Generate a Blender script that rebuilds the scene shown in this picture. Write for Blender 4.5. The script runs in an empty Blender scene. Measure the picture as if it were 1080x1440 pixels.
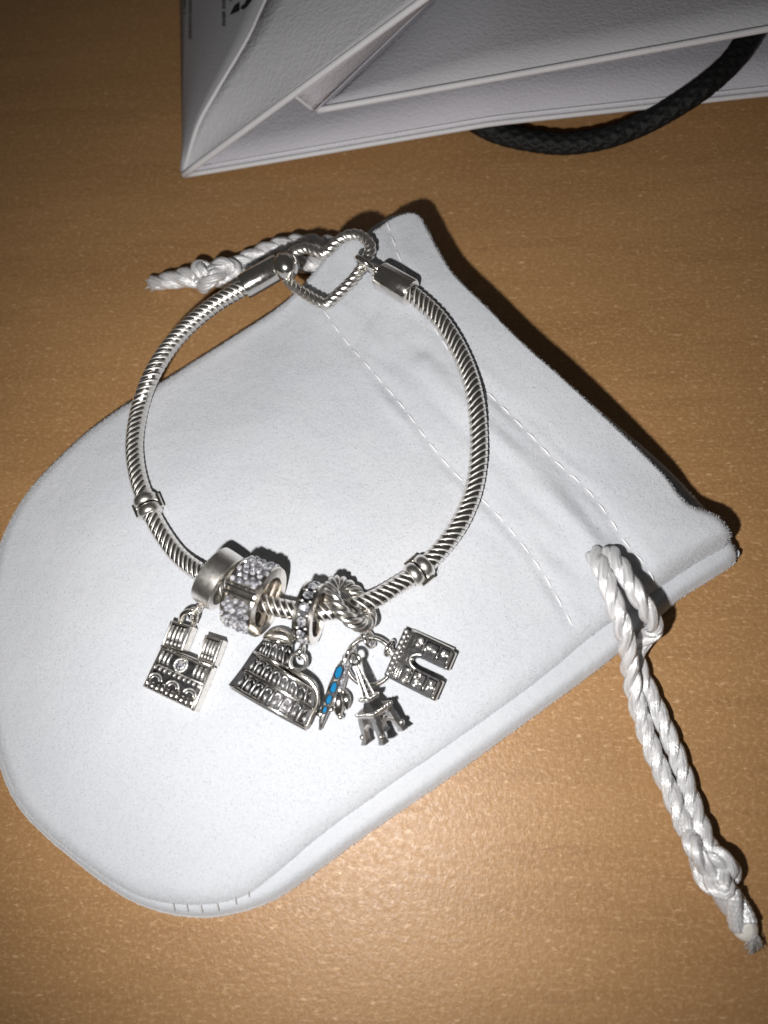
import bpy, math, random
import numpy as np
from mathutils import Vector, Matrix, noise
random.seed(7)
rnd = random.Random(11)
scene = bpy.context.scene
col = scene.collection
PI = math.pi

# ------------------------------------------------------------------ camera
FPX = 1081.0                      # focal length in photo pixels (photo 1080 x 1440)
NAD = (630.0, 1072.0)             # photo pixel straight below the phone
CH = 0.108                        # phone height above the table (m)
_g = Vector((NAD[0] - 540, -(NAD[1] - 720), -FPX)).normalized()
_ez = -_g
_ex = (Vector((1, 0, 0)) - _g * _g.x).normalized()
_ey = _ez.cross(_ex)
ROT = Matrix((_ex, _ey, _ez))
cam_d = bpy.data.cameras.new('camera')
cam = bpy.data.objects.new('camera', cam_d)
col.objects.link(cam)
cam.matrix_world = Matrix.Translation((0, 0, CH)) @ ROT.to_4x4()
cam_d.sensor_fit = 'HORIZONTAL'
cam_d.sensor_width = 36
cam_d.lens = 36 * FPX / 1080
cam_d.clip_start = 0.005
cam_d.clip_end = 20
cam_d.dof.use_dof = True
cam_d.dof.focus_distance = 0.108
cam_d.dof.aperture_fstop = 22
scene.camera = cam
scene.render.resolution_x = 768
scene.render.resolution_y = 1024

def at(px, py, z=0.0):
    d = ROT @ Vector((px - 540, 720 - py, -FPX))
    s = (z - CH) / d.z
    return Vector((d.x * s, d.y * s, z))

# ------------------------------------------------------------------ world and flash lamp
w = bpy.data.worlds.new('World'); scene.world = w; w.use_nodes = True
bg = w.node_tree.nodes['Background']
bg.inputs[0].default_value = (0.9, 0.85, 0.8, 1); bg.inputs[1].default_value = 0.046
ld = bpy.data.lights.new('phone_flash', 'SPOT')
flash = bpy.data.objects.new('phone_flash', ld); col.objects.link(flash)
LPOS = Vector((-0.0195, -0.0130, 0.0945))
flash.location = LPOS
flash.rotation_euler = (at(525, 740) - LPOS).to_track_quat('-Z', 'Y').to_euler()
ld.energy = 0.64; ld.color = (1.0, 0.98, 0.96)
ld.spot_size = math.radians(113); ld.spot_blend = 1.0; ld.shadow_soft_size = 0.0022
vs = scene.view_settings
vs.view_transform = 'Standard'; vs.look = 'None'; vs.exposure = 0.0; vs.gamma = 1.0; vs.use_curve_mapping = False

# ------------------------------------------------------------------ materials
def newmat(name):
    m = bpy.data.materials.new(name); m.use_nodes = True
    nt = m.node_tree
    return m, nt, nt.nodes['Principled BSDF']
def N(nt, t, **kw):
    n = nt.nodes.new(t)
    for k, v in kw.items():
        if k in n.inputs: n.inputs[k].default_value = v
        else: setattr(n, k, v)
    return n
def ramp(nt, src, stops):
    r = nt.nodes.new('ShaderNodeValToRGB')
    e = r.color_ramp.elements
    while len(e) < len(stops): e.new(0.5)
    for i, (p, c) in enumerate(stops):
        e[i].position = p
        e[i].color = (c, c, c, 1) if not isinstance(c, tuple) else (*c, 1)
    nt.links.new(src, r.inputs[0]); return r
def coords(nt, scale=(1, 1, 1), rotz=0, kind='Object'):
    tc = nt.nodes.new('ShaderNodeTexCoord'); mp = nt.nodes.new('ShaderNodeMapping')
    nt.links.new(tc.outputs[kind], mp.inputs[0])
    mp.inputs['Scale'].default_value = scale; mp.inputs['Rotation'].default_value = (0, 0, rotz)
    return mp.outputs[0]
def tnoise(nt, vec, scale, detail=3, rough=0.55, dist=0):
    n = N(nt, 'ShaderNodeTexNoise', Scale=scale, Detail=detail, Roughness=rough, Distortion=dist)
    nt.links.new(vec, n.inputs['Vector']); return n.outputs['Fac']
def mixc(nt, fac, a, b, mode='MIX'):
    n = nt.nodes.new('ShaderNodeMix'); n.data_type = 'RGBA'; n.blend_type = mode
    for sock, v in ((n.inputs[0], fac), (n.inputs[6], a), (n.inputs[7], b)):
        if hasattr(v, 'type') or hasattr(v, 'is_linked'): nt.links.new(v, sock)
        else: sock.default_value = v if not isinstance(v, tuple) else (*v, 1)
    return n.outputs[2]
def bump(nt, bs, h, strength, dist, prev=None):
    b = N(nt, 'ShaderNodeBump', Strength=strength, Distance=dist)
    nt.links.new(h, b.inputs['Height'])
    if prev is not None: nt.links.new(prev, b.inputs['Normal'])
    nt.links.new(b.outputs[0], bs.inputs['Normal']); return b.outputs[0]

M = {}
def m_silver(name, c, rough, rmax=None, spots=0.0, dark=(0.05, 0.047, 0.045)):
    m, nt, bs = newmat(name)
    bs.inputs['Metallic'].default_value = 1
    v = coords(nt)
    n1 = tnoise(nt, v, 900, 4)
    base = ramp(nt, n1, [(0.3, tuple(x * 0.86 for x in c)), (0.7, c)]).outputs[0]
    if spots > 0:
        n2 = tnoise(nt, v, 2600, 3)
        base = mixc(nt, ramp(nt, n2, [(0.62 - spots, 0.0), (0.66, 1.0)]).outputs[0], base, dark)
    nt.links.new(base, bs.inputs['Base Color'])
    rr = ramp(nt, tnoise(nt, v, 1700, 3), [(0.3, rough), (0.75, rmax or rough * 1.9)])
    nt.links.new(rr.outputs[0], bs.inputs['Roughness'])
    bump(nt, bs, tnoise(nt, v, 1300, 4), 0.06, 0.0002)
    return m
M['silver'] = m_silver('polished_silver', (0.95, 0.92, 0.88), 0.12)
M['edge'] = m_silver('brushed_silver_edge', (0.95, 0.93, 0.89), 0.52, 0.62)
M['silver_warm'] = m_silver('warm_silver', (0.92, 0.87, 0.80), 0.19, 0.24)
M['soft'] = m_silver('satin_finish_silver', (0.95, 0.92, 0.87), 0.28, 0.34)
M['ox'] = m_silver('oxidised_silver', (0.05, 0.049, 0.05), 0.30)
M['antique'] = m_silver('antique_silver', (0.64, 0.63, 0.62), 0.25)
M['relief'] = m_silver('cast_silver', (0.94, 0.92, 0.89), 0.26)
m, nt, bs = newmat('clear_stone'); M['stone'] = m
nt.links.new(ramp(nt, tnoise(nt, coords(nt), 2300, 1), [(0.36, (0.22, 0.22, 0.25)), (0.50, (0.62, 0.62, 0.68)), (0.62, (0.98, 0.97, 1.0))]).outputs[0], bs.inputs['Base Color']); bs.inputs['Metallic'].default_value = 0.6  # sparkle painted into the colour: dark and bright tones vary from stone to stone
bs.inputs['Roughness'].default_value = 0.10; bs.inputs['Specular IOR Level'].default_value = 1.0
m, nt, bs = newmat('brilliant_stone'); M['stone_big'] = m
nt.links.new(ramp(nt, tnoise(nt, coords(nt), 1.5, 1), [(0.38, (0.13, 0.13, 0.15)), (0.48, (0.55, 0.55, 0.62)), (0.60, (0.98, 0.97, 1.0))]).outputs[0], bs.inputs['Base Color'])  # brilliance painted in: bright and dark sectors in the base colour
bs.inputs['Metallic'].default_value = 0.7; bs.inputs['Roughness'].default_value = 0.12
m, nt, bs = newmat('blue_enamel'); M['enamel'] = m
v = coords(nt)
nt.links.new(ramp(nt, tnoise(nt, v, 800), [(0.3, (0.006, 0.12, 0.27)), (0.7, (0.014, 0.18, 0.37))]).outputs[0], bs.inputs['Base Color'])
bs.inputs['Roughness'].default_value = 0.12; bs.inputs['Coat Weight'].default_value = 0.5

m, nt, bs = newmat('white_suede'); M['fabric'] = m
v = coords(nt)
big = ramp(nt, tnoise(nt, v, 45, 4), [(0.3, (0.505, 0.524, 0.555)), (0.7, (0.545, 0.557, 0.583))]).outputs[0]
fine = ramp(nt, tnoise(nt, v, 2600, 4, 0.7), [(0.3, 0.92), (0.7, 1.0)]).outputs[0]
c1 = mixc(nt, 1.0, big, fine, 'MULTIPLY')
vo = N(nt, 'ShaderNodeTexVoronoi', Scale=95.0); nt.links.new(v, vo.inputs['Vector'])
lint = ramp(nt, vo.outputs['Distance'], [(0.02, 1.0), (0.035, 0.0)]).outputs[0]
keep = ramp(nt, tnoise(nt, v, 60), [(0.60, 0.0), (0.62, 0.55)]).outputs[0]
lint = mixc(nt, 1.0, lint, keep, 'MULTIPLY')
nt.links.new(mixc(nt, lint, c1, (0.33, 0.31, 0.31)), bs.inputs['Base Color'])
bs.inputs['Roughness'].default_value = 0.95; bs.inputs['Specular IOR Level'].default_value = 0.1
bs.inputs['Sheen Weight'].default_value = 0.45; bs.inputs['Sheen Roughness'].default_value = 0.45
b0 = bump(nt, bs, tnoise(nt, v, 2300, 5, 0.8), 0.25, 0.0003)
bump(nt, bs, tnoise(nt, v, 130, 5, 0.65), 0.34, 0.0012, b0)

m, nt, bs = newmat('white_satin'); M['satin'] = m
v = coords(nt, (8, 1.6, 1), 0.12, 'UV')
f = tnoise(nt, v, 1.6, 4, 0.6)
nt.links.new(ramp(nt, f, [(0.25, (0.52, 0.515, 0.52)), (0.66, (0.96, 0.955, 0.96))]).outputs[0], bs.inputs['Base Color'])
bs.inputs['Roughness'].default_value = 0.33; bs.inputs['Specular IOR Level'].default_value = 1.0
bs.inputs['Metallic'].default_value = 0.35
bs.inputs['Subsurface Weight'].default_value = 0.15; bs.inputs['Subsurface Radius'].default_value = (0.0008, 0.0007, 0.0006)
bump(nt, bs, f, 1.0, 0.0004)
m, nt, bs = newmat('stitch_thread'); M['thread'] = m
bs.inputs['Base Color'].default_value = (0.80, 0.79, 0.80, 1); bs.inputs['Roughness'].default_value = 0.45
m, nt, bs = newmat('seam_shade_thread'); M['seam_shade_thread'] = m  # foot stitches: the seam's dark shading is painted into this grey
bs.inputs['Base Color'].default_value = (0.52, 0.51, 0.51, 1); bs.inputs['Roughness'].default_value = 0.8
m, nt, bs = newmat('melted_cord_tip'); M['tip'] = m
bs.inputs['Base Color'].default_value = (0.74, 0.71, 0.66, 1); bs.inputs['Roughness'].default_value = 0.25
bs.inputs['Subsurface Weight'].default_value = 0.4; bs.inputs['Subsurface Radius'].default_value = (0.002, 0.0016, 0.001)
bump(nt, bs, tnoise(nt, coords(nt), 900), 0.5, 0.0004)

m, nt, bs = newmat('black_braid'); M['braid'] = m
v = coords(nt)
nt.links.new(ramp(nt, tnoise(nt, v, 1500), [(0.3, 0.003), (0.7, 0.007)]).outputs[0], bs.inputs['Base Color'])
bs.inputs['Roughness'].default_value = 0.6; bs.inputs['Specular IOR Level'].default_value = 0.3
bump(nt, bs, tnoise(nt, v, 3000, 4), 0.5, 0.0003)

def m_paper(name, c, emboss):
    m, nt, bs = newmat(name)
    v = coords(nt)
    base = ramp(nt, tnoise(nt, v, 70, 4), [(0.3, tuple(x * 0.94 for x in c)), (0.7, c)]).outputs[0]
    nt.links.new(base, bs.inputs['Base Color'])
    bs.inputs['Roughness'].default_value = 0.55; bs.inputs['Specular IOR Level'].default_value = 0.35
    vo = N(nt, 'ShaderNodeTexVoronoi', Scale=1500.0, feature='SMOOTH_F1'); vo.inputs['Smoothness'].default_value = 0.5
    wv = N(nt, 'ShaderNodeVectorMath', operation='ADD')
    nz = N(nt, 'ShaderNodeTexNoise', Scale=700.0, Detail=2.0); nt.links.new(v, nz.inputs['Vector'])
    sc = N(nt, 'ShaderNodeVectorMath', operation='SCALE'); sc.inputs['Scale'].default_value = 0.0016
    nt.links.new(nz.outputs['Color'], sc.inputs[0]); nt.links.new(v, wv.inputs[0]); nt.links.new(sc.outputs[0], wv.inputs[1])
    nt.links.new(wv.outputs[0], vo.inputs['Vector'])
    b = bump(nt, bs, vo.outputs['Distance'], emboss, 0.0005)
    bump(nt, bs, tnoise(nt, v, 45, 3), 0.05, 0.002, b)
    return m
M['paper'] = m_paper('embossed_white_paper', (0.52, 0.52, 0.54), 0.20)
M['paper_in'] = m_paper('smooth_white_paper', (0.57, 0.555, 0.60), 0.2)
M['paper_side'] = m_paper('shaded_plain_side_paper', (0.36, 0.36, 0.38), 0.10)  # darker copy of the white paper: shade of the side turned from the flash
M['paper_edge'] = m_paper('paper_fold_edge', (0.64, 0.63, 0.645), 0.08)
m, nt, bs = newmat('black_ink'); M['ink'] = m
bs.inputs['Base Color'].default_value = (0.008, 0.008, 0.010, 1); bs.inputs['Roughness'].default_value = 0.5
m, nt, bs = newmat('grey_print'); M['print'] = m
bs.inputs['Base Color'].default_value = (0.09, 0.09, 0.10, 1); bs.inputs['Roughness'].default_value = 0.6

m, nt, bs = newmat('wood_laminate'); M['wood'] = m
RZ = math.radians(4)
v = coords(nt)
vg = coords(nt, (1, 5, 1), RZ); vf = coords(nt, (1, 1.5, 1), RZ)
g1 = tnoise(nt, vg, 18, 5, 0.6, 0.5)
base = ramp(nt, g1, [(0.25, (0.300, 0.160, 0.063)), (0.5, (0.333, 0.181, 0.072)), (0.75, (0.370, 0.203, 0.084))]).outputs[0]
g2 = tnoise(nt, coords(nt, (1, 12, 1), RZ), 34, 6, 0.78, 0.9)
base = mixc(nt, ramp(nt, g2, [(0.50, 0.0), (0.72, 0.55)]).outputs[0], base, (0.235, 0.117, 0.046))
fl = tnoise(nt, vf, 1500, 3, 0.65)
base = mixc(nt, ramp(nt, fl, [(0.50, 0.0), (0.74, 0.5)]).outputs[0], base, (0.60, 0.38, 0.19))
fs_ = tnoise(nt, coords(nt, (1, 2.4, 1), RZ), 700, 3, 0.6)
base = mixc(nt, ramp(nt, fs_, [(0.60, 0.0), (0.72, 0.6)]).outputs[0], base, (0.66, 0.44, 0.25))
fd = tnoise(nt, vf, 1400, 2, 0.6)
base = mixc(nt, ramp(nt, fd, [(0.28, 0.3), (0.44, 0.0)]).outputs[0], base, (0.22, 0.10, 0.042))
sp_ = N(nt, 'ShaderNodeTexVoronoi', Scale=330.0); nt.links.new(v, sp_.inputs['Vector'])
sk = mixc(nt, 1.0, ramp(nt, sp_.outputs['Distance'], [(0.04, 0.7), (0.09, 0.0)]).outputs[0], ramp(nt, tnoise(nt, v, 240), [(0.56, 0.0), (0.64, 0.6)]).outputs[0], 'MULTIPLY')
base = mixc(nt, sk, base, (0.70, 0.50, 0.31))
nt.links.new(base, bs.inputs['Base Color'])
rr = ramp(nt, tnoise(nt, v, 1100, 3), [(0.3, 0.38), (0.7, 0.54)]); nt.links.new(rr.outputs[0], bs.inputs['Roughness'])
bs.inputs['Specular IOR Level'].default_value = 0.44
b0 = bump(nt, bs, tnoise(nt, coords(nt, (1.25, 1, 1), 0.3), 1250, 3, 0.5), 0.22, 0.00030)
bump(nt, bs, tnoise(nt, v, 2600, 2, 0.5), 0.25, 0.00015, b0)

# ------------------------------------------------------------------ mesh helpers
class MB:
    def __init__(s): s.v = []; s.f = []; s.uv = []; s.sharp = set()
    def add(s, vs_, fs, uvs=None):
        o = len(s.v); s.v += [Vector(p) for p in vs_]
        for i, f in enumerate(fs):
            s.f.append(tuple(a + o for a in f)); s.uv.append(uvs[i] if uvs else None)
        return o
    def mesh(s, name, off=Vector((0, 0, 0)), smooth=False, sharp_angle=None):
        me = bpy.data.meshes.new(name)
        me.from_pydata([tuple(p - off) for p in s.v], [], s.f)
        if any(u is not None for u in s.uv):
            lay = me.uv_layers.new(name='UVMap')
            for p, u in zip(me.polygons, s.uv):
                if u:
                    for li, c in zip(p.loop_indices, u): lay.data[li].uv = c
        me.update()
        if smooth:
            me.polygons.foreach_set('use_smooth', [True] * len(me.polygons))
            if sharp_angle: me.set_sharp_from_angle(angle=math.radians(sharp_angle))
        return me

def wloc(o):
    p = Vector((0, 0, 0))
    while o is not None: p += Vector(o.location); o = o.parent
    return p
def build(mb, name, mat, parent=None, smooth=False, sharp_angle=None, kind=None, bevel=0, origin=None):
    off = wloc(parent) if parent else (Vector(origin) if origin is not None else Vector((0, 0, 0)))
    me = mb.mesh(name, off, smooth, sharp_angle)
    o = bpy.data.objects.new(name, me); col.objects.link(o)
    if parent: o.parent = parent
    else: o.location = off
    me.materials.append(M[mat] if isinstance(mat, str) else mat)
    if kind: o['kind'] = kind
    if bevel:
        b = o.modifiers.new('bevel', 'BEVEL'); b.width = bevel; b.segments = 2; b.limit_method = 'ANGLE'; b.angle_limit = math.radians(35)
    return o
def thing(name, loc, label, cat, group=None):
    o = bpy.data.objects.new(name, None); col.objects.link(o); o.location = loc
    o.empty_display_size = 0.002
    o['label'] = label; o['category'] = cat
    if group: o['group'] = group
    return o
def inst(me, name, parent, mat4):
    o = bpy.data.objects.new(name, me); col.objects.link(o); o.parent = parent
    o.matrix_basis = Matrix.Translation(-wloc(parent)) @ mat4
    return o

def spline(pts, n, closed=False):
    P = [Vector(p) for p in pts]; k = len(P); out = []
    segs = k if closed else k - 1
    for i in range(segs):
        if closed: p0, p1, p2, p3 = P[i - 1], P[i], P[(i + 1) % k], P[(i + 2) % k]
        else: p0, p1, p2, p3 = P[max(i - 1, 0)], P[i], P[i + 1], P[min(i + 2, k - 1)]
        for j in range(12):
            t = j / 12
            out.append(0.5 * ((2 * p1) + (p2 - p0) * t + (2 * p0 - 5 * p1 + 4 * p2 - p3) * t * t + (3 * p1 - p0 - 3 * p2 + p3) * t ** 3))
    if not closed: out.append(P[-1].copy())
    return resample(out, n, closed)
def resample(P, n, closed=False):
    Q = P + [P[0]] if closed else P
    L = [0]
    for a, b in zip(Q, Q[1:]): L.append(L[-1] + (b - a).length)
    T = L[-1]; out = []; k = 0
    for i in range(n):
        s = T * i / (n if closed else n - 1)
        while k < len(L) - 2 and L[k + 1] < s: k += 1
        d = L[k + 1] - L[k]
        out.append(Q[k].lerp(Q[k + 1], 0 if d == 0 else (s - L[k]) / d))
    return out
def plen(P): return sum((b - a).length for a, b in zip(P, P[1:]))
def frames(P, closed=False, up=Vector((0, 0, 1))):
    n = len(P); F = []
    for i in range(n):
        if closed: t = P[(i + 1) % n] - P[i - 1]
        else: t = P[min(i + 1, n - 1)] - P[max(i - 1, 0)]
        t.normalize(); s = t.cross(up)
        if s.length < 1e-3: s = Vector((1, 0, 0))
        s.normalize(); F.append((t, s, s.cross(t)))
    return F
def tube(mb, P, r, n=16, closed=False, cap=True, lobes=0, pitch=0.004, depth=0.0, flat=1.0, fr=None, sharp=1.0):
    F = fr or frames(P, closed); k = len(P); vs_ = []; s = 0; ss = []
    for i in range(k):
        if i: s += (P[i] - P[i - 1]).length
        ss.append(s)
        ri = r(i / (k - 1)) if callable(r) else r
        t, a, b = F[i]
        for j in range(n):
            th = 2 * PI * j / n; rr = ri
            if lobes:
                q = abs(math.sin(0.5 * (lobes * th + 2 * PI * lobes * s / pitch)))
                rr = ri * (1 - depth * (1 - q ** sharp))
            vs_.append(P[i] + a * (rr * math.cos(th)) + b * (rr * math.sin(th) * flat))
    fs = []; uv = []
    for i in range(k if closed else k - 1):
        i2 = (i + 1) % k
        for j in range(n):
            j2 = (j + 1) % n
            fs.append((i * n + j, i * n + j2, i2 * n + j2, i2 * n + j))
            u0, u1 = j / n, (j + 1) / n; v0 = ss[i] * 100; v1 = (ss[i2] if i2 else s) * 100
            uv.append(((u0, v0), (u1, v0), (u1, v1), (u0, v1)))
    if cap and not closed:
        fs.append(tuple(range(n))[::-1]); uv.append(None)
        fs.append(tuple((k - 1) * n + j for j in range(n))); uv.append(None)
    mb.add(vs_, fs, uv); return mb
def ring_pts(c, ax, R, n=40, ref=Vector((0, 0, 1)), sq=1.0):
    ax = ax.normalized(); a = ax.cross(ref)
    if a.length < 1e-3: a = Vector((1, 0, 0))
    a.normalize(); b = a.cross(ax)
    return [c + a * (R * math.cos(2 * PI * i / n)) + b * (R * sq * math.sin(2 * PI * i / n)) for i in range(n)]
def ring_frames(P, c):
    F = []; n = len(P)
    for i in range(n):
        t = (P[(i + 1) % n] - P[i - 1]).normalized(); rad = (P[i] - c).normalized()
        F.append((t, rad, t.cross(rad)))
    return F
def torus(mb, c, ax, R, r, n=40, m=12, **kw):
    P = ring_pts(c, ax, R, n); tube(mb, P, r, m, True, fr=ring_frames(P, c), **kw); return mb
def lathe(mb, c, ax, prof, n=40, ref=Vector((0, 0, 1)), closed=False, a0=0, a1=2 * PI):
    """prof: list of (x along axis, radius)"""
    ax = ax.normalized(); a = ax.cross(ref).normalized(); b = a.cross(ax); k = len(prof); vs_ = []
    full = abs(a1 - a0 - 2 * PI) < 1e-6; nn = n if full else n + 1
    for i in range(nn):
        th = a0 + (a1 - a0) * i / n
        for x, r in prof: vs_.append(c + ax * x + (a * math.cos(th) + b * math.sin(th)) * r)
    fs = []
    for i in range(n):
        i2 = (i + 1) % nn
        for j in range(k if closed else k - 1):
            j2 = (j + 1) % k
            fs.append((i * k + j, i2 * k + j, i2 * k + j2, i * k + j2))
    if not full and closed:
        fs.append(tuple(range(k))); fs.append(tuple((nn - 1) * k + j for j in range(k))[::-1])
    mb.add(vs_, fs); return mb
def ball(mb, c, r, n=20, m=12, sq=(1, 1, 1)):
    vs_ = [c + Vector((0, 0, r * sq[2]))]
    for i in range(1, m):
        for j in range(n):
            a = PI * i / m; b = 2 * PI * j / n
            vs_.append(c + Vector((r * sq[0] * math.sin(a) * math.cos(b), r * sq[1] * math.sin(a) * math.sin(b), r * sq[2] * math.cos(a))))
    vs_.append(c - Vector((0, 0, r * sq[2])))
    fs = [(0, 1 + j, 1 + (j + 1) % n) for j in range(n)]
    for i in range(m - 2):
        for j in range(n):
            fs.append((1 + i * n + j, 1 + (i + 1) * n + j, 1 + (i + 1) * n + (j + 1) % n, 1 + i * n + (j + 1) % n))
    e = len(vs_) - 1
    fs += [(e, e - n + (j + 1) % n, e - n + j) for j in range(n)]
    mb.add(vs_, fs); return mb
def prism(mb, top, thick, inset=0.0, dirv=Vector((0, 0, -1))):
    """top: loop of points seen counter-clockwise from above; extruded down"""
    n = len(top); c = sum(top, Vector((0, 0, 0))) / n
    t2 = [p + (c - p).normalized() * inset for p in top] if inset else top
    mid = [p + dirv * inset for p in top]
    bot = [p + dirv * thick for p in top]
    ar = sum((a.x * b.y - a.y * b.x) for a, b in zip(top, top[1:] + top[:1]))
    vs_ = list(t2) + list(mid) + list(bot); fs = []
    fs.append(tuple(range(n))); fs.append(tuple(range(2 * n, 3 * n))[::-1])
    for i in range(n):
        j = (i + 1) % n
        fs.append((i, n + i, n + j, j)); fs.append((n + i, 2 * n + i, 2 * n + j, n + j))
    if ar < 0: fs = [f[::-1] for f in fs]
    mb.add(vs_, fs); return mb
class Quad:
    """photo-pixel quad lifted to height z -> uv patch in the world"""
    def __init__(s, p00, p10, p11, p01, z, bul=0.0):
        s.c = [at(*p, z) for p in (p00, p10, p11, p01)]; s.bul = bul
    def p(s, u, v, dz=0.0):
        a, b, c, d = s.c
        q = (a * (1 - u) + b * u) * (1 - v) + (d * (1 - u) + c * u) * v
        return q + Vector((0, 0, dz - s.bul * (2 * u - 1) ** 2))
    def box(s, mb, u0, u1, v0, v1, h0, h1, tap=0.18, flat=False):
        """raised piece with a softly rounded top"""
        if flat: K = [(-1, 0), (1, 0)]
        pu = 0.5 * (u0 + u1); pv = 0.5 * (v0 + v1); hu = 0.5 * (u1 - u0); hv = 0.5 * (v1 - v0)
        g = (-1, -.82, -.4, 0, .4, .82, 1); vs_ = []
        for a in g:
            for b in g:
                if flat: hh = h1 if abs(a) < 1 and abs(b) < 1 else h0
                else: hh = h0 + (h1 - h0) * math.sqrt(max(0, (1 - abs(a) ** 2.4) * (1 - abs(b) ** 3)))
                vs_.append(s.p(pu + hu * a, pv + hv * b, hh))
        n = len(g); fs = [(i * n + j, (i + 1) * n + j, (i + 1) * n + j + 1, i * n + j + 1) for i in range(n - 1) for j in range(n - 1)]
        e = vs_[n] - vs_[0]; f = vs_[1] - vs_[0]
        if e.xy.cross(f.xy) < 0: fs = [t[::-1] for t in fs]
        mb.add(vs_, fs); return mb
def box1(q, name, mat, parent, *a, **k):
    k.setdefault('flat', mat == 'ox')
    return build(q.box(MB(), *a, **k), name, mat, parent, smooth=mat != 'ox')

# faceted stone, shared mesh: flat table, crown facets
def stone_mesh(name, n=8):
    mb = MB(); top = [Vector((0.52 * math.cos(2 * PI * i / n), 0.52 * math.sin(2 * PI * i / n), 0.55)) for i in range(n)]
    mid = [Vector((0.85 * math.cos(2 * PI * (i + .5) / n), 0.85 * math.sin(2 * PI * (i + .5) / n), 0.33)) for i in range(n)]
    gir = [Vector((math.cos(2 * PI * i / n), math.sin(2 * PI * i / n), 0.0)) for i in range(n)]
    bot = Vector((0, 0, -0.7)); vs_ = top + mid + gir + [bot]; fs = [tuple(range(n))]
    for i in range(n):
        j = (i + 1) % n
        fs += [(i, n + i, j), (n + i, n + j, j), (2 * n + i, n + i, i), (2 * n + i, i, i) if False else (2 * n + i, 2 * n + j, n + i), (n + i, 2 * n + j, n + j)]
        fs.append((2 * n + j, 2 * n + i, 3 * n))
    fs = [f for f in fs if len(set(f)) == len(f)]
    mb.add(vs_, fs); me = mb.mesh(name); me.materials.append(M['stone']); return me
STONE = stone_mesh('stone')
GEM = STONE.copy(); GEM.materials[0] = M['stone_big']
NUB = ball(MB(), Vector((0, 0, 0)), 1.0, 8, 6, (1, .7, .6)).mesh('carving', smooth=True); NUB.materials.append(M['relief'])
def orient(c, nrm, r, spin=0.0, ref=Vector((0.3, 0.9, 0.2))):
    z = nrm.normalized(); x = ref.cross(z).normalized(); y = z.cross(x)
    m3 = Matrix((x, y, z)).transposed()
    return Matrix.Translation(c) @ m3.to_4x4() @ Matrix.Rotation(spin, 4, 'Z') @ Matrix.Diagonal((r, r, r, 1))
def stones_joined(name, parent, items):
    mb = MB(); vs0 = [v_.co.copy() for v_ in STONE.vertices]; fs0 = [tuple(p.vertices) for p in STONE.polygons]
    for mt in items: mb.add([mt @ v_ for v_ in vs0], fs0)
    return build(mb, name, 'stone', parent, kind='stuff')

# ------------------------------------------------------------------ the table
mb = MB(); e = 0.55
mb.add([(-e, -0.35, 0), (e, -0.35, 0), (e, 0.75, 0), (-e, 0.75, 0), (-e, -0.35, -0.025), (e, -0.35, -0.025), (e, 0.75, -0.025), (-e, 0.75, -0.025)],
       [(0, 1, 2, 3), (7, 6, 5, 4), (0, 4, 5, 1), (1, 5, 6, 2), (2, 6, 7, 3), (3, 7, 4, 0)])
table = build(mb, 'table_top', 'wood'); table['kind'] = 'structure'

# ------------------------------------------------------------------ the pouch
OPEN = [(520, 326), (545, 309), (572, 299), (592, 301), (606, 322), (622, 353), (645, 388), (690, 432), (740, 482), (800, 534), (860, 585), (915, 632), (949, 663), (978, 694), (1005, 724)]
LEFT = [(-25, 950), (-22, 860), (-8, 780), (8, 735), (35, 690), (75, 645), (125, 600), (175, 565), (235, 527), (300, 486), (350, 455), (400, 425), (440, 392), (480, 358)]
UPX = OPEN + [(1029, 749), (1026, 764), (985, 788), (940, 818), (870, 868), (823, 904), (784, 938), (705, 998), (620, 1058), (539, 1113), (446, 1181), (412, 1211), (368, 1247), (338, 1266), (287, 1277), (238, 1275), (190, 1264), (146, 1240), (100, 1207), (59, 1173), (26, 1138), (5, 1096), (-14, 1033)] + LEFT
LPX = [(x - 4, y + 5) for x, y in OPEN] + [(1029, 766), (1037, 780), (1031, 794), (1000, 815), (960, 840), (930, 866), (863, 924), (800, 972), (733, 1021), (631, 1095), (516, 1174), (470, 1208), (428, 1239), (386, 1266), (340, 1283), (290, 1291), (240, 1286), (191, 1270), (148, 1243), (103, 1208), (63, 1174), (30, 1138), (9, 1096), (-9, 1033)] + [(x + 7, y + 6) for x, y in LEFT]
NB = 720
UO = spline([at(x, y, 0.0092 if i < len(OPEN) - 1 else 0.0045) for i, (x, y) in enumerate(UPX)], NB, True)
LO = spline([at(x, y, 0.0010) for x, y in LPX], NB, True)
def np2(P): return np.array([(p.x, p.y) for p in P])
UA, LA = np2(UO), np2(LO)
def pdist(X, poly, closed=True):
    A = poly; B = np.roll(poly, -1, 0) if closed else None
    if not closed: A, B = poly[:-1], poly[1:]
    out = np.full(len(X), 1e9)
    for a, b in zip(A, B):
        d = b - a; L = (d * d).sum() + 1e-18
        t = np.clip(((X - a) @ d) / L, 0, 1)
        out = np.minimum(out, ((X - a - t[:, None] * d) ** 2).sum(1))
    return np.sqrt(out)
def inside(X, poly):
    c = np.zeros(len(X), bool)
    for a, b in zip(poly, np.roll(poly, -1, 0)):
        s = ((a[1] > X[:, 1]) != (b[1] > X[:, 1]))
        xi = (b[0] - a[0]) * (X[:, 1] - a[1]) / (b[1] - a[1] + 1e-18) + a[0]
        c ^= s & (X[:, 0] < xi)
    return c
ST1 = [(455, 437), (478, 470), (520, 520), (560, 566), (604, 624), (645, 672), (696, 722), (738, 770), (775, 820), (812, 884)]
ST2 = [(545, 330), (572, 400), (610, 470), (650, 530), (695, 572), (735, 612), (778, 655), (820, 690), (852, 728), (880, 765), (905, 792), (928, 826)]
S1W = spline([at(x, y, 0.0066) for x, y in ST1], 160); S2W = spline([at(x, y, 0.0066) for x, y in ST2], 160)
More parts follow.
